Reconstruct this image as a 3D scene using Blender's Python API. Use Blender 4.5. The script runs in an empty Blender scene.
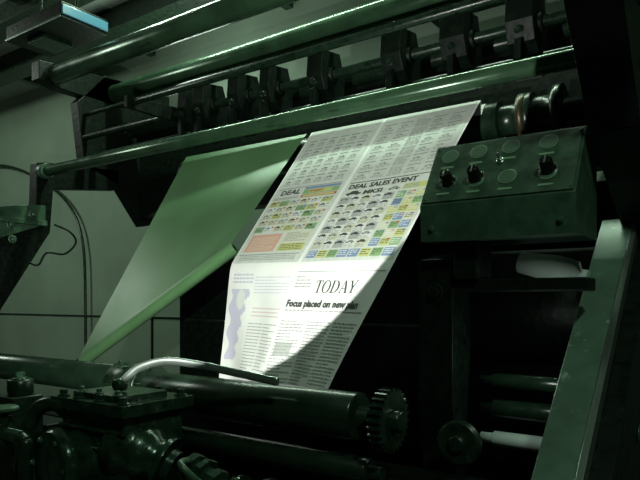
import bpy, bmesh, math, random
from mathutils import Vector, Matrix
random.seed(4)
H = 1.45   # eye-level datum height above the floor; machine z values are relative to it

# ------------------------------------------------------------------ materials
def mat(name, col, rough=0.5, metal=0.0, noise=0.0, nscale=20, bump=0.0, spec=0.5, emis=None, estr=0, coat=0, wear=None):
    m = bpy.data.materials.new(name); m.use_nodes = True
    nt = m.node_tree; b = nt.nodes['Principled BSDF']
    b.inputs['Base Color'].default_value = (*col, 1)
    b.inputs['Roughness'].default_value = rough
    b.inputs['Metallic'].default_value = metal
    b.inputs['Specular IOR Level'].default_value = spec
    b.inputs['Coat Weight'].default_value = coat
    if noise > 0 or bump > 0:
        tc = nt.nodes.new('ShaderNodeTexCoord')
        n = nt.nodes.new('ShaderNodeTexNoise'); n.inputs['Scale'].default_value = nscale
        n.inputs['Detail'].default_value = 6
        nt.links.new(tc.outputs['Object'], n.inputs['Vector'])
        if noise > 0:
            r = nt.nodes.new('ShaderNodeValToRGB')
            r.color_ramp.elements[0].position = 0.3; r.color_ramp.elements[1].position = 0.7
            r.color_ramp.elements[0].color = (*[c*(1-noise) for c in col], 1)
            r.color_ramp.elements[1].color = (*[min(1, c*(1+noise)) for c in col], 1)
            nt.links.new(n.outputs['Fac'], r.inputs['Fac'])
            src = r.outputs['Color']
            if wear:
                n2 = nt.nodes.new('ShaderNodeTexNoise'); n2.inputs['Scale'].default_value = wear[1]; n2.inputs['Detail'].default_value = 9; n2.inputs['Roughness'].default_value = .7
                mp = nt.nodes.new('ShaderNodeMapping'); mp.inputs['Scale'].default_value = wear[2] if len(wear) > 2 else (1, 1, 1)
                nt.links.new(tc.outputs['Object'], mp.inputs['Vector']); nt.links.new(mp.outputs['Vector'], n2.inputs['Vector'])
                r2 = nt.nodes.new('ShaderNodeValToRGB'); r2.color_ramp.elements[0].position = .60; r2.color_ramp.elements[1].position = .66
                nt.links.new(n2.outputs['Fac'], r2.inputs['Fac'])
                mx = nt.nodes.new('ShaderNodeMix'); mx.data_type = 'RGBA'
                nt.links.new(r2.outputs['Color'], mx.inputs[0]); nt.links.new(src, mx.inputs[6]); mx.inputs[7].default_value = (*wear[0], 1)
                src = mx.outputs[2]
            nt.links.new(src, b.inputs['Base Color'])
            mr = nt.nodes.new('ShaderNodeMapRange')
            mr.inputs['To Min'].default_value = max(0, rough-0.12); mr.inputs['To Max'].default_value = min(1, rough+0.12)
            nt.links.new(n.outputs['Fac'], mr.inputs['Value']); nt.links.new(mr.outputs['Result'], b.inputs['Roughness'])
        if bump > 0:
            bp = nt.nodes.new('ShaderNodeBump'); bp.inputs['Strength'].default_value = bump
            bp.inputs['Distance'].default_value = 0.01
            nt.links.new(n.outputs['Fac'], bp.inputs['Height']); nt.links.new(bp.outputs['Normal'], b.inputs['Normal'])
    return m

DK = mat('dark_green_enamel', (0.008, 0.021, 0.011), 0.30, 0.0, 0.5, 30, 0.12, spec=.45, wear=((.03, .048, .034), 25))
DK2 = mat('black_oily_iron', (0.003, 0.007, 0.004), 0.46, 0.0, 0.5, 40, 0.2, spec=.22)
ROL = mat('roller_steel_green', (0.047, 0.105, 0.055), 0.22, 0.3, 0.25, 8, 0.02, wear=((.022, .042, .025), 10, (.4, 3, 3)))
ROLD = mat('rubber_roller_dark', (0.009, 0.022, 0.012), 0.26, 0.0, 0.3, 12, 0.03, wear=((.025, .045, .03), 10, (.4, 3, 3)))
FRM = mat('frame_green_paint', (0.04, 0.088, 0.05), 0.36, 0.0, 0.4, 14, 0.15, wear=((.14, .19, .15), 30))
LEG = mat('worn_green_paint', (0.095, 0.165, 0.115), 0.34, 0.1, 0.25, 14, 0.12, wear=((.28, .37, .30), 16))
PANEL = mat('panel_green', (0.045, 0.092, 0.056), 0.36, 0.2, 0.3, 30, 0.1, wear=((.10, .145, .11), 45))
PLAB = mat('panel_label', (0.07, 0.14, 0.08), 0.5)
PRING = mat('panel_label_ring', (0.17, 0.30, 0.18), 0.5)
KNOB = mat('knob_black', (0.005, 0.006, 0.005), 0.2)
STEEL = mat('bright_steel', (0.45, 0.52, 0.47), 0.25, 0.9)
CAST = mat('cast_green_iron', (0.017, 0.042, 0.023), 0.18, 0.3, 0.5, 35, 0.22, wear=((.07, .11, .08), 35))
WALL = mat('wall_paint', (0.175, 0.235, 0.175), 0.8, 0, 0.10, 2.5, 0.05)
CEIL = mat('ceiling_paint', (0.30, 0.38, 0.31), 0.8, 0, 0.15, 2, 0.05)
FLOOR = mat('floor_concrete', (0.06, 0.07, 0.06), 0.7, 0, 0.3, 6, 0.2)
PAPER = mat('newsprint', (0.82, 0.84, 0.79), 0.75, 0, 0.03, 15, 0.03)
GWEB = mat('green_blanket', (0.095, 0.205, 0.088), 0.38, 0, 0.15, 4, 0.04)
BLUE = mat('blue_lens', (0.06, 0.17, 0.25), 0.3)
WHITE = mat('cardboard_gap_bright', (0.45, 0.53, 0.48), 0.6)
INK = {
 'k': mat('ink_black', (0.06, 0.065, 0.06), 0.7), 'g': mat('ink_grey', (0.27, 0.29, 0.27), 0.7),
 'l': mat('ink_lightgrey', (0.42, 0.45, 0.41), 0.7), 'y': mat('ink_yellow', (0.52, 0.54, 0.20), 0.7),
 'n': mat('ink_green', (0.24, 0.40, 0.18), 0.7), 'r': mat('ink_red', (0.45, 0.12, 0.09), 0.7),
 'p': mat('ink_pink', (0.62, 0.36, 0.27), 0.7), 'b': mat('ink_blue', (0.20, 0.28, 0.42), 0.7),
 'v': mat('ink_violet', (0.58, 0.57, 0.68), 0.7), 'w': mat('ink_knockout_white', (0.70, 0.73, 0.68), 0.7),
 'c': mat('ink_cream', (0.60, 0.61, 0.46), 0.7), 't': mat('halftone_shade_tint', (0.60, 0.64, 0.58), 0.75, 0, .08, 60),
 'm': mat('ink_fine_print', (0.30, 0.31, 0.30), 0.7), 'q': mat('ink_salmon', (0.68, 0.54, 0.50), 0.7),
}

# ------------------------------------------------------------------ mesh builder
class B:
    def __init__(s, name):
        s.name = name; s.bm = bmesh.new(); s.mats = []
    def mi(s, m):
        if m not in s.mats: s.mats.append(m)
        return s.mats.index(m)
    def face(s, vs, m, smooth=False):
        try: f = s.bm.faces.new(vs)
        except ValueError: return
        f.material_index = s.mi(m); f.smooth = smooth
    def box(s, x0, x1, y0, y1, z0, z1, m):
        return s.prism([(y0, z0), (y1, z0), (y1, z1), (y0, z1)], x0, x1, m)
    def prism(s, yz, x0, x1, m):
        a = [s.bm.verts.new((x0, p[0], p[1]+H)) for p in yz]
        b = [s.bm.verts.new((x1, p[0], p[1]+H)) for p in yz]
        n = len(yz)
        s.face(a, m); s.face(b[::-1], m)
        for i in range(n): s.face([a[i], b[i], b[(i+1) % n], a[(i+1) % n]][::-1], m)
    def obox(s, c, ax, ay, az, m):
        c = Vector(c); ax = Vector(ax); ay = Vector(ay); az = Vector(az)
        v = [s.bm.verts.new(c+i*ax+j*ay+k*az+Vector((0, 0, H))) for i in (-1, 1) for j in (-1, 1) for k in (-1, 1)]
        for q in [(0,1,3,2),(4,6,7,5),(0,4,5,1),(2,3,7,6),(0,2,6,4),(1,5,7,3)]: s.face([v[i] for i in q], m)
    def lathe(s, p0, p1, prof, m, seg=40, smooth=True):
        """prof: list of (distance along axis, radius)"""
        p0 = Vector(p0)+Vector((0, 0, H)); p1 = Vector(p1)+Vector((0, 0, H))
        d = (p1-p0).normalized(); u = d.orthogonal().normalized(); w = d.cross(u)
        rings = []
        for (t, r) in prof:
            rings.append([s.bm.verts.new(p0+d*t+(u*math.cos(a)+w*math.sin(a))*r) for a in [2*math.pi*k/seg for k in range(seg)]])
        for i in range(len(rings)-1):
            sm = smooth and abs(prof[i][1]-prof[i+1][1]) < abs(prof[i][0]-prof[i+1][0])*3
            for k in range(seg): s.face([rings[i][k], rings[i][(k+1) % seg], rings[i+1][(k+1) % seg], rings[i+1][k]], m, sm)
        s.face(rings[0][::-1], m); s.face(rings[-1], m)
    def cyl(s, p0, p1, r, m, seg=40, ch=0.004):
        L = (Vector(p1)-Vector(p0)).length
        ch = min(ch, r*0.4, L*0.3)
        s.lathe(p0, p1, [(0, r-ch), (ch, r), (L-ch, r), (L, r-ch)], m, seg)
    def tube(s, pts, r, m, seg=12, flat=1.0):
        P = [Vector(p)+Vector((0, 0, H)) for p in pts]
        Q = []
        for i in range(len(P)-1):
            a = P[max(i-1, 0)]; b = P[i]; c = P[i+1]; d = P[min(i+2, len(P)-1)]
            for k in range(6):
                t = k/6
                Q.append(0.5*((2*b)+(-a+c)*t+(2*a-5*b+4*c-d)*t*t+(-a+3*b-3*c+d)*t**3))
        Q.append(P[-1])
        prev = None; rings = []
        for i, q in enumerate(Q):
            d = (Q[min(i+1, len(Q)-1)]-Q[max(i-1, 0)]).normalized()
            if prev is None: u = d.orthogonal().normalized()
            else: u = (prev-d*prev.dot(d)).normalized()
            prev = u; w = d.cross(u)
            rings.append([s.bm.verts.new(q+u*math.cos(2*math.pi*k/seg)*r+w*math.sin(2*math.pi*k/seg)*r*flat) for k in range(seg)])
        for i in range(len(rings)-1):
            for k in range(seg): s.face([rings[i][k], rings[i][(k+1) % seg], rings[i+1][(k+1) % seg], rings[i+1][k]], m, True)
        s.face(rings[0][::-1], m); s.face(rings[-1], m)
    def sphere(s, c, r, m):
        n = 14; prof = [(r-r*math.cos(math.pi*k/n), max(0.0005, r*math.sin(math.pi*k/n))) for k in range(n+1)]
        c = Vector(c); p0 = c-Vector((r, 0, 0))+Vector((0, 0, H)); seg = 28
        rings = [[s.bm.verts.new(p0+Vector((t, q*math.cos(2*math.pi*k/seg), q*math.sin(2*math.pi*k/seg)))) for k in range(seg)] for t, q in prof]
        for i in range(len(rings)-1):
            for k in range(seg): s.face([rings[i][k], rings[i][(k+1) % seg], rings[i+1][(k+1) % seg], rings[i+1][k]], m, True)
    def bolt(s, c, d, r, h, m):
        c = Vector(c); d = Vector(d).normalized()
        s.lathe(c, c+d*h, [(0, r*1.5), (h*0.25, r*1.5)], m, 16)
        s.lathe(c, c+d*h, [(h*0.2, r), (h, r)], m, 6, False)
    def done(s, bevel=0.0, parent=None):
        bmesh.ops.recalc_face_normals(s.bm, faces=s.bm.faces[:])
        me = bpy.data.meshes.new(s.name); s.bm.to_mesh(me); s.bm.free()
        for m in s.mats: me.materials.append(m)
        o = bpy.data.objects.new(s.name, me); bpy.context.collection.objects.link(o)
        if parent: o.parent = parent
        if bevel > 0:
            md = o.modifiers.new('bevel', 'BEVEL'); md.width = bevel; md.segments = 2; md.limit_method = 'ANGLE'; md.angle_limit = math.radians(50)
        return o

# ------------------------------------------------------------------ room
b = B('floor'); b.box(-9, 4, -4, 3.9, -H-0.1, -H, FLOOR); b.done()
b = B('ceiling'); b.box(-9, 4, -4, 3.9, 2.35, 2.45, CEIL); b.done()
b = B('wall_back'); b.box(-9, 4, 3.8, 3.9, -H, 2.35, WALL); b.done()
b = B('wall_left'); b.box(-9.1, -9, -4, 3.9, -H, 2.35, WALL); b.done()
b = B('wall_right'); b.box(4, 4.1, -4, 3.9, -H, 2.35, WALL); b.done()
b = B('wall_front'); b.box(-9, 4, -4.1, -4, -H, 2.35, WALL); b.done()
b = B('trim_1')
b.box(-9, 4, 3.785, 3.8, -0.165, -0.155, DK2)
for x in (-7.4, -4.6, -2.6): b.box(x, x+0.012, 3.785, 3.8, -H, -0.165, DK2)
b.done()
for k, yy in enumerate((2.55, 3.10)):
    b = B('ceiling_beam'); b.box(-9, 4, yy, yy+0.10, 2.17, 2.35, DK)
    b.box(-9, 4, yy-0.05, yy+0.15, 2.15, 2.17, DK); b.done()
for xx in (-6.2, -4.6, -3.0, -1.4):
    b = B('ceiling_joist'); b.box(xx, xx+0.07, -3.9, 3.78, 2.25, 2.35, DK); b.done()
b = B('wall_conduit')
b.tube([(-9, 3.74, 1.62), (-7.6, 3.74, 1.60), (-6.9, 3.74, 1.50), (-6.2, 3.74, 1.22), (-5.8, 3.74, 0.95), (-5.6, 3.74, 0.6), (-5.55, 3.74, 0.0), (-5.55, 3.74, -H)], 0.014, DK, 12)
b.done()

PRESS = bpy.data.objects.new('printing_press', None); bpy.context.collection.objects.link(PRESS)

# ------------------------------------------------------------------ top rollers
def roller(name, y, z, r, x0, x1, m, jr=None):
    b = B(name); jr = jr or r*0.5
    L = x1-x0
    b.lathe((x0, y, z), (x1, y, z), [(0, jr), (0.03, jr), (0.032, r-0.004), (0.036, r), (L-0.036, r), (L-0.032, r-0.004), (L-0.03, jr), (L, jr)], m, 56)
    return b.done()
roller('idler_roller', 2.09, 1.335, 0.058, -3.42, -0.29, ROL)
roller('idler_roller', 2.5, 1.325, 0.058, -3.42, -0.29, ROL)
roller('idler_roller', 2.02, 0.748, 0.031, -3.42, -0.29, ROL, 0.02)
roller('idler_roller', 2.62, 1.10, 0.035, -3.42, -0.29, ROLD)
# drum that carries the webs, with collars on the drive end
b = B('web_drum')
b.lathe((-2.35, 2.12, 0.62), (-0.29, 2.12, 0.62), [(0, 0.03), (0.05, 0.03), (0.052, 0.066), (1.62, 0.066), (1.625, 0.05), (1.70, 0.05), (1.705, 0.078), (1.735, 0.078), (1.74, 0.06), (1.80, 0.06), (1.805, 0.088), (1.83, 0.088), (1.835, 0.04), (2.06, 0.04)], DK, 56)
b.lathe((-0.66, 2.12, 0.62), (-0.6, 2.12, 0.62), [(0, 0.079), (0.025, 0.079)], mat('brass_collar', (0.07, 0.06, 0.035), 0.4, 0.6), 48)
b.done()
# sheet guide shaft and clamps (with a rod and hanger added to cast a band on the green web)
b = B('guide_clamp_shaft')
b.cyl((-2.62, 2.01, 1.0), (-0.29, 2.01, 1.0), 0.017, DK, 20)
b.prism([(1.98, 0.97), (2.33, 0.97), (2.33, 1.05), (1.98, 1.03)], -2.612, -2.588, DK2)
b.cyl((-3.42, 2.3, 1.01), (-0.29, 2.3, 1.01), 0.020, DK)
b.cyl((-3.42, 2.36, 0.90), (-0.29, 2.36, 0.90), 0.022, ROLD)
b.cyl((-3.42, 2.30, 1.15), (-0.29, 2.30, 1.15), 0.014, ROLD)
for i, x in enumerate((-2.45, -2.33, -2.09, -1.89, -1.60, -1.22, -0.956, -0.70)):
    w = (0.03, 0.035, 0.035, 0.028, 0.04, 0.045, 0.05, 0.05)[i]
    b.prism([(2.22, 1.10), (2.36, 1.12), (2.40, 1.02), (2.40, 0.86), (2.34, 0.82), (2.30, 0.90), (2.24, 0.93), (2.21, 1.0)], x-w, x+w, DK2)
    b.cyl((x-w-0.015, 2.3, 1.01), (x+w+0.015, 2.3, 1.01), 0.035, DK2, 24)
    b.cyl((x, 2.26, 1.09), (x, 2.25, 1.14), 0.010, DK, 12)
    b.bolt((x, 2.215, 0.965), (0, -1, 0.1), 0.011, 0.016, DK)
    b.box(x-0.012, x+0.012, 2.2, 2.24, 0.80, 0.93, DK2)
b.done(0.004)
b = B('cross_beam')
b.box(-3.42, -0.29, 2.72, 2.86, 0.55, 1.12, DK2)
b.box(-3.42, -0.29, 2.68, 2.90, 1.12, 1.15, DK2)
b.done(0.006, PRESS)
b = B('head_cover')
b.prism([(2.66, 1.42), (2.95, 1.42), (2.95, 2.1), (2.75, 2.1), (2.66, 1.9)], -1.35, -0.29, DK2)
b.box(-1.35, -1.3, 2.64, 2.97, 1.4, 2.12, DK2)
b.done(0.006, PRESS)

# ------------------------------------------------------------------ left side frame
b = B('side_frame_far')
b.prism([(2.25, 1.22), (2.45, 1.44), (2.98, 1.44), (2.98, .55), (2.75, .5), (2.55, 0.75), (2.30, 0.84)], -3.50, -3.42, DK2)
b.prism([(2.0, 1.40), (2.6, 1.44), (2.6, 1.26), (2.12, 1.27), (2.0, 1.29)], -3.50, -3.42, DK2)
b.prism([(1.99, 0.80), (2.05, 0.81), (2.55, 0.85), (2.55, 0.72), (2.09, 0.66), (2.07, 0.40), (1.78, -0.05), (1.2, -H), (0.9, -H), (1.1, 0.0), (1.5, 0.45), (1.98, 0.5)], -3.50, -3.42, DK2)
b.box(-3.52, -3.38, 1.5, 2.03, 0.43, 0.46, FRM)
b.prism([(1.5, 0.46), (1.95, 0.55), (2.03, 0.55), (2.03, 0.44), (1.6, 0.28), (1.5, 0.28)], -3.42, -3.40, FRM)
for yy, zz in ((1.82, 0.42), (1.95, 0.49), (1.83, 0.34)):
    b.bolt((-3.40, yy, zz), (1, -0.1, 0), 0.016, 0.03, FRM)
b.cyl((-3.419, 2.02, 0.748), (-3.36, 2.02, 0.748), 0.045, FRM, 24)
b.done(0.006, PRESS)
b = B('loose_cable')
b.tube([(-3.36, 2.06, 0.44), (-3.3, 2.12, 0.40), (-3.3, 2.16, 0.34), (-3.32, 2.10, 0.27), (-3.34, 2.0, 0.27), (-3.36, 1.96, 0.2), (-3.38, 1.9, 0.22)], 0.006, DK2)
b.done()

# ------------------------------------------------------------------ right side frame + leg
b = B('side_frame_near')
b.prism([(1.10, 2.2), (1.16, 1.4), (1.22, 0.57), (1.44, 0.37), (1.84, 0.19), (0.76, -0.74), (0.70, -H), (3.05, -H), (3.05, 2.2)], -0.29, -0.22, DK2)
def flange(p, q, x0, x1, th, m):
    (y0, z0), (y1, z1) = p, q
    d = Vector((0, y1-y0, z1-z0)); L = d.length; d.normalize(); n = Vector((0, -d.z, d.y))
    c = Vector(((x0+x1)/2, (y0+y1)/2, (z0+z1)/2))
    b.obox(c, ((x1-x0)/2, 0, 0), d*(L/2), n*(th/2), m)
flange((1.10, 2.2), (1.22, 0.57), -0.30, -0.20, 0.02, DK)
flange((1.22, 0.57), (1.44, 0.37), -0.30, -0.20, 0.02, DK2)
flange((1.44, 0.37), (1.84, 0.20), -0.30, -0.20, 0.02, DK2)
flange((1.84, 0.207), (0.76, -0.715), -0.350, -0.272, 0.03, LEG)
flange((1.84, 0.215), (0.76, -0.707), -0.272, -0.258, 0.035, STEEL)
for k in range(7):
    t = k/6; b.bolt((-0.22, 1.55+0.6*t, -0.3-0.5*t), (1, 0, 0), 0.014, 0.014, FRM)
for k in range(6):
    b.bolt((-0.22, 1.35+0.05*k, 1.2-0.13*k), (1, 0, 0), 0.012, 0.012, DK)
b.done(0.004, PRESS)

# ------------------------------------------------------------------ press body behind webs
b = B('unit_body')
b.box(-2.62, -0.30, 2.35, 2.65, -H, 0.22, DK2)
b.box(-2.0, -0.30, 2.35, 2.65, 0.22, 0.42, DK2)
b.box(-2.5, -0.30, 2.27, 2.35, -0.6, -0.1, DK2)
b.done(0.01, PRESS)
b = B('impression_cylinder'); b.lathe((-0.76, 1.95, -0.02), (-0.29, 1.95, -0.02), [(0, .06), (.02, .06), (.021, .17), (.03, .175), (.44, .175), (.45, .17), (.451, .06), (.47, .06)], DK2, 64); b.done()
for z, y, r, m in ((-0.212, 1.6, 0.020, ROLD), (-0.285, 1.6, 0.024, ROLD), (-0.365, 1.60, 0.020, WHITE)):  # last roller is pale, its colour stands in for a bright gap of light
    roller('ink_roller', y, z, r, -0.605, -0.29, m, 0.014)
b = B('paper_core_tube')
b.lathe((-0.52, 1.66, 0.10), (-0.36, 1.64, 0.065), [(0, 0.022), (0.002, 0.028), (0.10, 0.036), (0.15, 0.030), (0.16, 0.012), (0.18, 0.012)], WHITE, 32)
b.done()

# ------------------------------------------------------------------ control box
b = B('control_box')
X0, X1 = -0.665, -0.31
f0 = (1.355, 0.225); f1 = (1.455, 0.385)
b.prism([(1.36, 0.14), (1.355, 0.225), (1.455, 0.385), (1.56, 0.385), (1.56, 0.14)], X0, X1, PANEL)
d = Vector((0, f1[0]-f0[0], f1[1]-f0[1])); L = d.length; dn = d.normalized(); nn = Vector((0, -dn.z, dn.y))
def fp(a, c, off=0.0):
    return Vector((X0+(X1-X0)*a, f0[0]+d.y*c, f0[1]+d.z*c))+nn*off
b.obox(fp(.5, .5, 0.002), ((X1-X0)/2-0.006, 0, 0), dn*(L/2-0.006), nn*0.002, PANEL)
for a, c in ((.13, .78), (.33, .80), (.55, .81), (.79, .80), (.57, .32), (.82, .32), (.15,.34), (.36,.33)):
    b.lathe(fp(a, c, 0.004), fp(a, c, 0.01), [(0, 0.021), (0.0012, 0.021)], PRING, 32)
    b.lathe(fp(a, c, 0.004), fp(a, c, 0.01), [(0, 0.0188), (0.0018, 0.0188)], PLAB, 32)
    b.obox(fp(a, c-.19, 0.0045), (0.016, 0, 0), dn*0.003, nn*0.0006, PRING)
for a, c in ((.17, .34), (.36, .36), (.82, .36)):
    b.lathe(fp(a, c, 0.004), fp(a, c, 0.04), [(0, .018), (.006, .018), (.008, .015), (.030, .0135), (.033, .011)], KNOB, 28)
    b.obox(fp(a, c, 0.037), (0.0018, 0, 0), dn*0.011, nn*0.0012, STEEL)
    b.lathe(fp(a, c, 0.004), fp(a, c, 0.04), [(0, .020), (.002, .020)], STEEL, 28)
b.lathe(fp(.50, .58, .004), fp(.50, .58, .04), [(0, .009), (.004, .009), (.005, .006), (.010, .006), (.011, .0025), (.026, .0035), (.028, .002)], STEEL, 16)
for a in (.03, .97):
    for c in (.08, .92): b.bolt(fp(a, c, .003), nn, 0.003, 0.003, FRM)
for z in (0.17,): 
    for x in (X0+.03, X1-.03): b.bolt((x, 1.355, z), (0, -1, 0), .005, .005, FRM)
b.done(0.006)
b = B('control_box_bracket')
b.box(-0.60, -0.54, 1.40, 1.50, 0.05, 0.139, DK2)
b.box(-0.60, -0.30, 1.42, 1.50, 0.02, 0.05, DK2)
b.done(0.004)
b = B('stanchion_bracket')
b.prism([(1.42, 0.10), (1.52, 0.12), (1.54, -0.1), (1.50, -0.45), (1.52, -H), (1.44, -H), (1.44, -0.35), (1.42, -0.25)], -0.70, -0.61, DK2)
b.box(-0.78, -0.56, 1.42, 1.50, -0.62, -0.50, DK2)
b.bolt((-0.655, 1.42, 0.02), (0, -1, 0), .014, .016, DK2)
b.done(0.006)
b = B('handwheel')
c = Vector((-0.565, 1.33, -0.33))
b.lathe(c, c+Vector((0, 0.06, 0)), [(0, .015), (.004, .02), (.01, .02), (.012, .046), (.018, .053), (.03, .053), (.036, .046), (.038, .018), (.06, .018)], DK, 40)
b.done()

# ------------------------------------------------------------------ newspaper web
TL, TR = Vector((-1.49, 2.045, 0.682)), Vector((-.775, 2.045, 0.682))
FL, FR = Vector((-1.49, 1.57, 0.12)), Vector((-.775, 1.43, 0.10))
BL, BR = Vector((-1.49, 1.50, -0.36)), Vector((-.95, 1.29, -0.34))
W = 0.71; TF = 0.76; TE = 1.23
def raw(s, t):
    a = s/W
    if t <= TF:
        k = t/TF; return (TL*(1-a)+TR*a)*(1-k)+(FL*(1-a)+FR*a)*k
    k = (t-TF)/(TE-TF); return (FL*(1-a)+FR*a)*(1-k)+(BL*(1-a)+BR*a)*k
def surf(s, t, off=0.0):
    p = Vector()
    for k in range(-3, 4): p += raw(s, t+k*0.006)
    p /= 7
    lo = min(1, max(0, t-TF)/.3)
    p += Vector((0, -0.013*math.sin(s*15+t*3)*lo-0.006*math.sin(s*31-t*9)*lo-0.005*math.sin(s*11)*math.sin(min(1, t/TF)*math.pi), 0))
    if off:
        e = 0.01
        q = (raw(s+e, t)-raw(s-e, t)).cross(raw(s, t-e)-raw(s, t+e)).normalized()
        p += q*off
    return p+Vector((0, 0, H))
b = B('newspaper_web')
NS, NT = 40, 100
g = [[b.bm.verts.new(surf(W*i/NS, TE*j/NT)) for i in range(NS+1)] for j in range(NT+1)]
for j in range(NT):
    for i in range(NS): b.face([g[j][i], g[j+1][i], g[j+1][i+1], g[j][i+1]], PAPER, True)
prevrow = g[0]
for k in range(3, 9):
    a = math.radians(215-k*16)   # angle about the drum axis
    row = []
    for i in range(NS+1):
        x = -1.49+(.715)*i/NS
        row.append(b.bm.verts.new((x, 2.12+math.cos(a)*0.0675, 0.62+math.sin(a)*0.0675+H)))
    for i in range(NS): b.face([prevrow[i], prevrow[i+1], row[i+1], row[i]], PAPER, True)
    prevrow = row
def rect(s0, s1, t0, t1, ink, off=0.0016):
    ns = max(1, int((s1-s0)/0.02)+1); nt = max(1, int((t1-t0)/0.015)+1)
    gg = [[b.bm.verts.new(surf(s0+(s1-s0)*i/ns, t0+(t1-t0)*j/nt, off)) for i in range(ns+1)] for j in range(nt+1)]
    for j in range(nt):
        for i in range(ns): b.face([gg[j][i], gg[j+1][i], gg[j+1][i+1], gg[j][i+1]], INK[ink])
def quad(pts, ink, off=0.0022):
    b.face([b.bm.verts.new(surf(x, y, off)) for x, y in pts], INK[ink])
def text(st, s0, t0, size, ink, sx=1.0, bold=0.0, off=0.0026, shear=0):
    cu = bpy.data.curves.new('tmp', 'FONT'); cu.body = st; cu.size = size; cu.offset = bold; cu.resolution_u = 2; cu.shear = shear
    o = bpy.data.objects.new('tmp', cu); bpy.context.collection.objects.link(o)
    bpy.context.view_layer.update()
    me = o.evaluated_get(bpy.context.evaluated_depsgraph_get()).to_mesh()
    vs = [b.bm.verts.new(surf(s0+v.co.x*sx, t0-v.co.y, off)) for v in me.vertices]
    for p in me.polygons: b.face([vs[i] for i in p.vertices], INK[ink])
    o.to_mesh_clear(); bpy.data.objects.remove(o); bpy.data.curves.remove(cu)
def lines(s0, s1, t0, t1, ink, pitch=0.0075, h=0.0028):
    t = t0
    while t < t1:
        s = s0; end = s1 if random.random() > .15 else s0+(s1-s0)*.6
        while s < end-0.004:
            w = random.uniform(.006, .02); e = min(s+w, end)
            quad([(s, t), (s, t+h), (e, t+h), (e, t)], ink, .0021); s = e+.003
        t += pitch
def car(s, t, w, ink):
    h = w*.38
    quad([(s, t-h*.2), (s+.0, t-h*.55), (s+w*.2, t-h*.6), (s+w*.32, t-h), (s+w*.7, t-h), (s+w*.85, t-h*.55), (s+w, t-h*.5), (s+w, t-h*.2)][::1], ink, .0026)
    for c in (.2, .78):
        quad([(s+w*c+w*.09*math.cos(a), t-h*.18+w*.09*math.sin(a)) for a in [k*math.pi/4 for k in range(8)]][::-1], 'k', .0028)
O2 = .0019
rect(.008, .335, .0, .752, 't', .0009); rect(.350, .702, .0, .752, 't', .0009)  # grey over the upper pages: print show-through plus painted shade
# --- left page, upper part
for r in range(5):
    for c in range(6):
        s = .03+c*.049; t = .07+r*.058
        rect(s, s+.036, t, t+.006, 'g'); car(s+.004, t+.03, .028, 'l' if (r+c) % 2 else 'g')
        lines(s, s+.036, t+.035, t+.05, 'g')
rect(.02, .32, .365, .369, 'g')
text('DEAL', .045, .405, .038, 'k', 1.1, .001)
rect(.16, .32, .372, .385, 'b'); rect(.16, .32, .387, .412, 'n'); rect(.19, .29, .39, .408, 'y', O2)
text('EVENT', .195, .406, .018, 'r', 1.1, .0007)
rect(.02, .15, .415, .43, 'l'); rect(.16, .32, .415, .43, 'r'); rect(.17, .31, .418, .427, 'y', O2)
for r in range(5):
    for c in range(6):
        s = .022+c*.050; t = .437+r*.034
        rect(s, s+.047, t, t+.030, ('y', 'c', 'n', 'w', 'c')[(r*3+c*2+r*c) % 5])
        car(s+.004, t+.016, .028, ('k', 'g', 'b')[(r+c) % 3]); lines(s+.004, s+.043, t+.018, t+.028, 'k', .005, .0018)
        rect(s+.034, s+.045, t+.003, t+.011, ('r', 'n', 'b')[(r*2+c) % 3], O2)
rect(.03, .185, .615, .70, 'p'); lines(.045, .17, .63, .69, 'c')
rect(.20, .32, .61, .66, 'c'); lines(.21, .31, .615, .655, 'g'); rect(.20, .32, .665, .70, 'y'); lines(.21, .31, .67, .695, 'k')
rect(.02, .32, .712, .716, 'g'); lines(.03, .31, .722, .742, 'g')
# --- right page, upper part
for r in range(6):
    for c in range(5):
        s = .365+c*.066; t = .055+r*.054
        if c in (2,):
            lines(s, s+.055, t, t+.045, 'g', .007)
        else:
            rect(s, s+.05, t, t+.0045, 'g'); car(s+.006, t+.028, .03, 'l'); lines(s, s+.05, t+.033, t+.047, 'g', .007)
rect(.36, .69, .382, .386, 'k')
text('DEAL SALES EVENT', .365, .417, .031, 'k', 1.02, .0012)
car(.37, .452, .06, 'k'); text('MKSI', .44, .452, .028, 'k', 1.3, .001); car(.54, .450, .045, 'g')
rect(.595, .695, .425, .452, 'y'); lines(.60, .69, .43, .45, 'b')
for r in range(7):
    for c in range(5):
        s = .360+c*.044; t = .460+r*.0345
        rect(s-.002, s+.040, t-.002, t+.031, ('l', 'w', 'c', 'w')[(r+c) % 4], .0014)
        car(s, t+.015, .034, 'k' if (r+c) % 3 else 'g'); lines(s, s+.037, t+.018, t+.030, 'g', .0055, .0022)
    for c in range(3):
        s = .586+c*.037; t = .46+r*.0345
        rect(s, s+.034, t, t+.031, ('n', 'y', 'b', 'c', 'y')[(r*2+c*3+r*c) % 5]); lines(s+.003, s+.031, t+.006, t+.027, 'k' if (r+c) % 2 else 'w', .007, .0025)
        rect(s+.02, s+.031, t+.003, t+.010, 'r' if c == 1 else 'b', O2)
for c in range(8):
    s = .36+c*.042; rect(s, s+.038, .706, .738, ('b', 'y', 'n', 'b')[c % 4]); lines(s+.004, s+.034, .711, .734, 'w' if c % 4 in (0, 3) else 'k', .008, .003)
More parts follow.
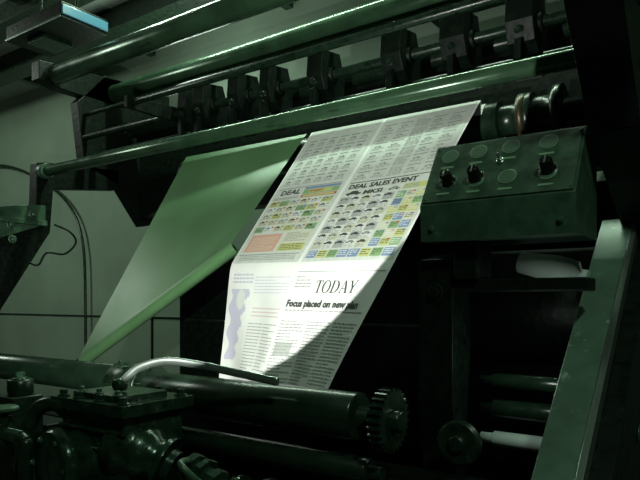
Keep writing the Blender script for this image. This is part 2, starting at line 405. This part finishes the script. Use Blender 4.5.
# --- lower part: front page
lines(.03, .14, .79, .815, 'v', .012, .006)
for k in range(28):
    a = k/27; rect(.025+.010*math.sin(k*.65), .125-.055*a+.010*math.sin(k*1.05), .84+.0083*k, .849+.0083*k, 'v')
quad([(.085+.024*math.cos(q), .875+.034*math.sin(q)) for q in [k*math.pi/8 for k in range(16)]][::-1], 'w', .0024)
lines(.16, .33, .90, .925, 'q', .012, .004)
lines(.15, .33, .80, .86, 'v', .010, .003)
lines(.15, .24, .95, 1.16, 'm', .010, .0025); lines(.25, .335, .95, 1.16, 'm', .010, .0025)
def glyph(ch, s, base, h, ink='k'):
    Q = lambda pts: quad([(s+x*h, base-y*h) for x, y in pts], ink, .0026)
    R = lambda x0, x1, y0, y1: Q([(x0, y1), (x0, y0), (x1, y0), (x1, y1)])
    if ch == 'T':
        R(.28, .43, 0, 1); R(0, .71, .94, 1); R(.2, .51, 0, .05); R(0, .05, .75, 1); R(.66, .71, .75, 1); return .78
    if ch == 'D':
        R(.1, .25, 0, 1); R(0, .4, .95, 1); R(0, .4, 0, .05)
        n = 10
        for k in range(n):
            a0 = -math.pi/2+math.pi*k/n; a1 = -math.pi/2+math.pi*(k+1)/n
            o = lambda a: (.38+.47*math.cos(a), .5+.5*math.sin(a)); i = lambda a: (.38+.30*math.cos(a), .5+.45*math.sin(a))
            Q([o(a0), o(a1), i(a1), i(a0)])
        return .95
    if ch == 'O':
        n = 20
        for k in range(n):
            a0 = 2*math.pi*k/n; a1 = 2*math.pi*(k+1)/n
            o = lambda a: (.45+.45*math.cos(a), .5+.52*math.sin(a)); i = lambda a: (.45+.29*math.cos(a), .5+.47*math.sin(a))
            Q([o(a0), o(a1), i(a1), i(a0)])
        return .96
    if ch == 'A':
        Q([(.36, 1), (.5, 1), (.82, 0), (.64, 0)]); Q([(.38, 1), (.42, .95), (.12, 0), (.06, 0)]); R(.2, .6, .32, .38); R(-.02, .24, 0, .05); R(.54, .92, 0, .05); return .92
    if ch == 'Y':
        R(.32, .47, 0, .45); Q([(.02, 1), (.2, 1), (.47, .45), (.32, .42)]); Q([(.68, 1), (.74, 1), (.47, .45), (.42, .5)]); R(-.04, .3, .95, 1); R(.55, .85, .95, 1); R(.22, .57, 0, .05); return .85
s = .455
for ch in 'TODAY': s += glyph(ch, s, .850, .037)*.037
rect(.355, .70, .784, .786, 'g')
lines(.36, .43, .80, .84, 'm', .010, .003)
text('Focus placed on new plan', .35, .892, .028, 'k', 1.06, .0014)
lines(.35, .69, .902, .914, 'm', .012, .003)
for c in range(3):
    s = .352+c*.118; lines(s, s+.105, .935, 1.16, 'm', .0095, .003)
rect(.36, .43, 1.0, 1.04, 'l')
web = b.done()

# ------------------------------------------------------------------ green blanket web turning round an angle bar
b = B('green_blanket_web')
gTL, gTR = Vector((-2.23, 2.045, .682)), Vector((-1.515, 2.045, .682))
gBL, gBR = Vector((-2.23, 1.47, -.235)), Vector((-1.515, 1.60, .20))
n = 40
gg = []
for j in range(n+1):
    k = j/n; row = []
    for i in range(21):
        a = i/20; p = (gTL*(1-a)+gTR*a)*(1-k)+(gBL*(1-a)+gBR*a)*k
        row.append(b.bm.verts.new(p+Vector((0, 0, H))))
    gg.append(row)
dirb = (gBR-gBL).normalized(); down = Vector((0, -.5, -.85)); down = (down-dirb*down.dot(dirb)).normalized(); back = dirb.cross(down).normalized()
if back.y < 0: back = -back
for k in range(1, 9):
    ang = math.pi*k/8; R_ = .024; row = []
    for i in range(21):
        a = i/20; p = gBL*(1-a)+gBR*a + down*(R_*math.sin(ang))+back*(R_*(1-math.cos(ang)))
        row.append(b.bm.verts.new(p+Vector((0, 0, H))))
    gg.append(row)
for j in range(len(gg)-1):
    for i in range(20): b.face([gg[j][i], gg[j+1][i], gg[j+1][i+1], gg[j][i+1]], GWEB, True)
b.done()
b = B('angle_bar')
off = back*.024
b.cyl(gBL-dirb*.10+off, gBR-dirb*.01+off, .0225, ROL, 28)
b.cyl(gBL-dirb*.12+off, gBL-dirb*.05+off, .034, DK, 24)
b.done()

# ------------------------------------------------------------------ lower rollers
roller('form_roller', 1.28, -0.262, 0.050, -3.3, -1.625, ROLD, 0.025)
roller('form_roller', 1.19, -0.262, 0.054, -1.475, -0.70, ROLD, 0.025)
roller('form_roller', 1.15, -0.40, 0.045, -3.3, -1.98, ROLD, 0.025)
roller('form_roller', 1.20, -0.385, 0.030, -1.475, -0.68, ROLD, 0.015)
def gear(name, c, r, w, teeth, m):
    b = B(name); x, y, z = c; pts = []
    for k in range(teeth):
        for f, rr in ((0, r*.88), (.25, r*.88), (.35, r), (.65, r), (.75, r*.88)):
            a = 2*math.pi*(k+f)/teeth; pts.append((y+rr*math.cos(a), z+rr*math.sin(a)))
    b.prism(pts, x-w/2, x+w/2, m)
    b.cyl((x-w/2-.02, y, z), (x+w/2+.02, y, z), r*.35, m, 28)
    return b.done()
gear('drive_gear', (-.66, 1.19, -.262), .070, .03, 26, DK)
b = B('coupling_shaft')
b.lathe((-1.02, 1.06, -.45), (-.58, 1.06, -.45), [(0, .02), (.03, .02), (.032, .045), (.055, .045), (.057, .03), (.12, .03), (.122, .052), (.14, .052), (.142, .04), (.17, .04), (.172, .052), (.19, .052), (.192, .028), (.30, .028), (.302, .046), (.36, .046), (.362, .02), (.44, .02)], CAST, 40)
for k in range(6):
    a = k*math.pi/3; b.bolt((-.90, 1.06+.040*math.cos(a), -.45+.040*math.sin(a)), (-1, 0, 0), .005, .010, FRM)
b.box(-.985, -.965, 1.04, 1.08, -H, -.46, DK2); b.box(-.70, -.67, 1.04, 1.08, -H, -.46, DK2)
b.done()
b = B('bearing_housing')
b.box(-1.61, -1.49, 1.14, 1.27, -0.49, -0.25, DK)
b.cyl((-1.62, 1.22, -0.265), (-1.48, 1.22, -0.265), 0.075, DK, 32)
b.bolt((-1.55, 1.17, -.20), (0, 0, 1), .013, .02, CAST)
b.done(0.006)
b = B('lower_girder')
b.box(-3.4, -0.30, 1.30, 1.41, -0.95, -0.44, DK2)
b.box(-3.4, -0.30, 1.28, 1.415, -0.44, -0.42, DK2)
b.done(0.006, PRESS)

# gear motor in the foreground
b = B('gear_motor')
b.box(-1.40, -1.16, .88, 1.05, -H, -.262, CAST)
b.box(-1.42, -1.14, .86, 1.07, -.262, -.235, CAST)
b.box(-1.37, -1.19, .89, 1.03, -.235, -.222, CAST)
for x in (-1.395, -1.33, -1.25, -1.165):
    for y in (.88, 1.05): b.bolt((x, y, -.235), (0, 0, 1), .010, .016, CAST)
for x in (-1.35, -1.28, -1.21): b.bolt((x, .90, -.222), (0, 0, 1), .007, .012, FRM)
for z in (-.30, -.34): b.box(-1.405, -1.155, .872, .882, z-.006, z, CAST)
c = Vector((-1.34, .80, -.385))
b.lathe(c, c+Vector((.1, 1, 0)), [(0, .045), (.006, .055), (.008, .078), (.02, .086), (.035, .086), (.037, .074), (.12, .074)], CAST, 44)
for k in range(6):
    a = k*math.pi/3; b.bolt(c+Vector((math.cos(a)*.066, .008, math.sin(a)*.066)), (-.1, -1, 0), .006, .008, FRM)
c = Vector((-1.20, .93, -.345))
b.sphere(c, .072, CAST)
b.lathe(c, c+Vector((.85, .35, -.35)), [(0, .070), (.05, .066), (.07, .05), (.085, .05), (.087, .064), (.10, .064), (.102, .04), (.12, .038)], CAST, 36)
b.tube([(-1.43, .93, -.30), (-1.50, .92, -.27), (-1.56, .90, -.30), (-1.58, .88, -.42), (-1.58, .86, -.75)], .02, DK)
b.done(0.005)
b = B('hose_coupling')
p0 = Vector((-1.06, .98, -.375)); p1 = Vector((-.92, .97, -.41))
b.lathe(p0, p1, [(0, .02), (.01, .034), (.03, .034), (.032, .024), (.05, .024), (.052, .038), (.066, .038), (.068, .026), (.09, .026), (.092, .032), (.11, .032), (.112, .018), (.145, .018)], CAST, 8, False)
b.tube([(-1.03, .95, -.355), (-1.01, .91, -.35), (-.99, .91, -.365), (-.97, .94, -.40)], .008, FRM)
b.done()
b = B('pipe_manifold')
b.lathe((-1.60, .80, -.33), (-1.44, .80, -.33), [(0, .018), (.01, .03), (.03, .03), (.032, .018), (.07, .018), (.072, .028), (.09, .028), (.092, .016), (.16, .016)], CAST, 24)
b.tube([(-1.59, .80, -.33), (-1.63, .80, -.34), (-1.65, .80, -.38), (-1.65, .80, -.75)], .018, DK, 14)
b.tube([(-1.45, .80, -.33), (-1.43, .80, -.34), (-1.425, .80, -.38), (-1.425, .80, -.75)], .016, DK, 14)
b.cyl((-1.52, .80, -.33), (-1.52, .80, -.27), .012, CAST, 16)
b.lathe((-1.52, .80, -.275), (-1.52, .80, -.25), [(0, .03), (.004, .034), (.010, .034), (.014, .028)], FRM, 8, False)
b.done()
b = B('lever_handle')
b.tube([(-1.262, .945, -.205), (-1.245, .955, -.185), (-1.222, .973, -.163), (-1.173, 1.007, -.148), (-1.104, 1.045, -.155), (-.981, 1.09, -.177), (-.90, 1.105, -.188)], .010, STEEL, 14, .5)
b.cyl((-1.262, .93, -.205), (-1.262, .96, -.205), .016, CAST, 20)
b.done()
b = B('valve_block')
b.box(-1.78, -1.67, .90, 0.99, -H, -.27, DK)
b.cyl((-1.72, .95, -.27), (-1.72, .95, -.225), .035, DK, 24)
b.bolt((-1.72, .95, -.225), (0, 0, 1), .014, .02, CAST)
b.cyl((-1.74, .90, -.34), (-1.74, .85, -.34), .03, CAST, 24)
b.box(-1.95, -1.67, 1.0, 1.09, -H, -.36, DK2)
b.done(0.005)
b = B('base_guard')
b.prism([(1.12, -.60), (1.26, -.52), (1.26, -H), (1.12, -H)], -2.6, -.35, DK2)
b.done(0.005, PRESS)

# overhead unit top left
b = B('ceiling_light_fixture')
b.box(-4.05, -3.42, 2.14, 2.46, 1.70, 1.80, DK2)
b.box(-4.05, -3.42, 2.13, 2.14, 1.70, 1.715, STEEL)
b.box(-3.42, -3.405, 2.14, 2.46, 1.72, 1.78, BLUE)
b.box(-3.90, -3.70, 2.20, 2.40, 1.67, 1.70, DK)
for x in (-3.9, -3.5): b.cyl((x, 2.3, 1.80), (x, 2.3, 2.35), .01, DK, 10)
b.done(0.004)

# ------------------------------------------------------------------ lights
def light(name, kind, loc, target, energy, col, **kw):
    l = bpy.data.lights.new(name, kind); l.energy = energy; l.color = col
    for k, v in kw.items(): setattr(l, k, v)
    o = bpy.data.objects.new(name, l); bpy.context.collection.objects.link(o)
    o.location = (loc[0], loc[1], loc[2]+H)
    dd = Vector(target)-Vector(loc); o.rotation_euler = dd.to_track_quat('-Z', 'Y').to_euler(); return o
light('overhead_tube_light', 'AREA', (-1.9, 2.42, 2.12), (-1.9, 2.0, 0), 48, (.72, 1, .76), shape='RECTANGLE', size=3.2, size_y=.05)
L = Vector((-.70, .30, .05))
light('key_spot', 'SPOT', L, L+Vector((-.90, 1, .662)), 100, (.96, 1, .93), spot_size=math.radians(84.2), spot_blend=.008, shadow_soft_size=.008)
light('bay_light', 'AREA', (-6.2, 1.2, 2.1), (-6.0, 3.8, -.3), 42, (.84, 1, .84), size=.8)
light('ceiling_bounce', 'AREA', (-3.6, 3.3, 1.3), (-3.2, 2.9, 2.3), 17, (.86, 1, .88), size=.8)
light('aisle_light', 'AREA', (1.0, -.4, 2.1), (-.6, 1.4, 0), 24, (.74, 1, .80), size=.2)
light('under_press_fill', 'POINT', (-.42, 1.42, -.14), (-.42, 1.7, -.4), 0.6, (.85, 1, .9), shadow_soft_size=.02)  # added light without a fixture, brightens the ink rollers
w = bpy.data.worlds.new('world'); bpy.context.scene.world = w; w.use_nodes = True
w.node_tree.nodes['Background'].inputs[0].default_value = (.03, .05, .035, 1); w.node_tree.nodes['Background'].inputs[1].default_value = .2
bpy.context.scene.view_settings.view_transform = 'Standard'

# ------------------------------------------------------------------ camera
cam = bpy.data.cameras.new('camera'); co = bpy.data.objects.new('camera', cam); bpy.context.collection.objects.link(co)
cam.sensor_width = 36; cam.lens = 620/640*36; cam.shift_y = 60/640; cam.clip_start = .02
co.location = (0, 0, H); co.rotation_euler = (math.radians(90), 0, math.radians(35.3))
bpy.context.scene.camera = co
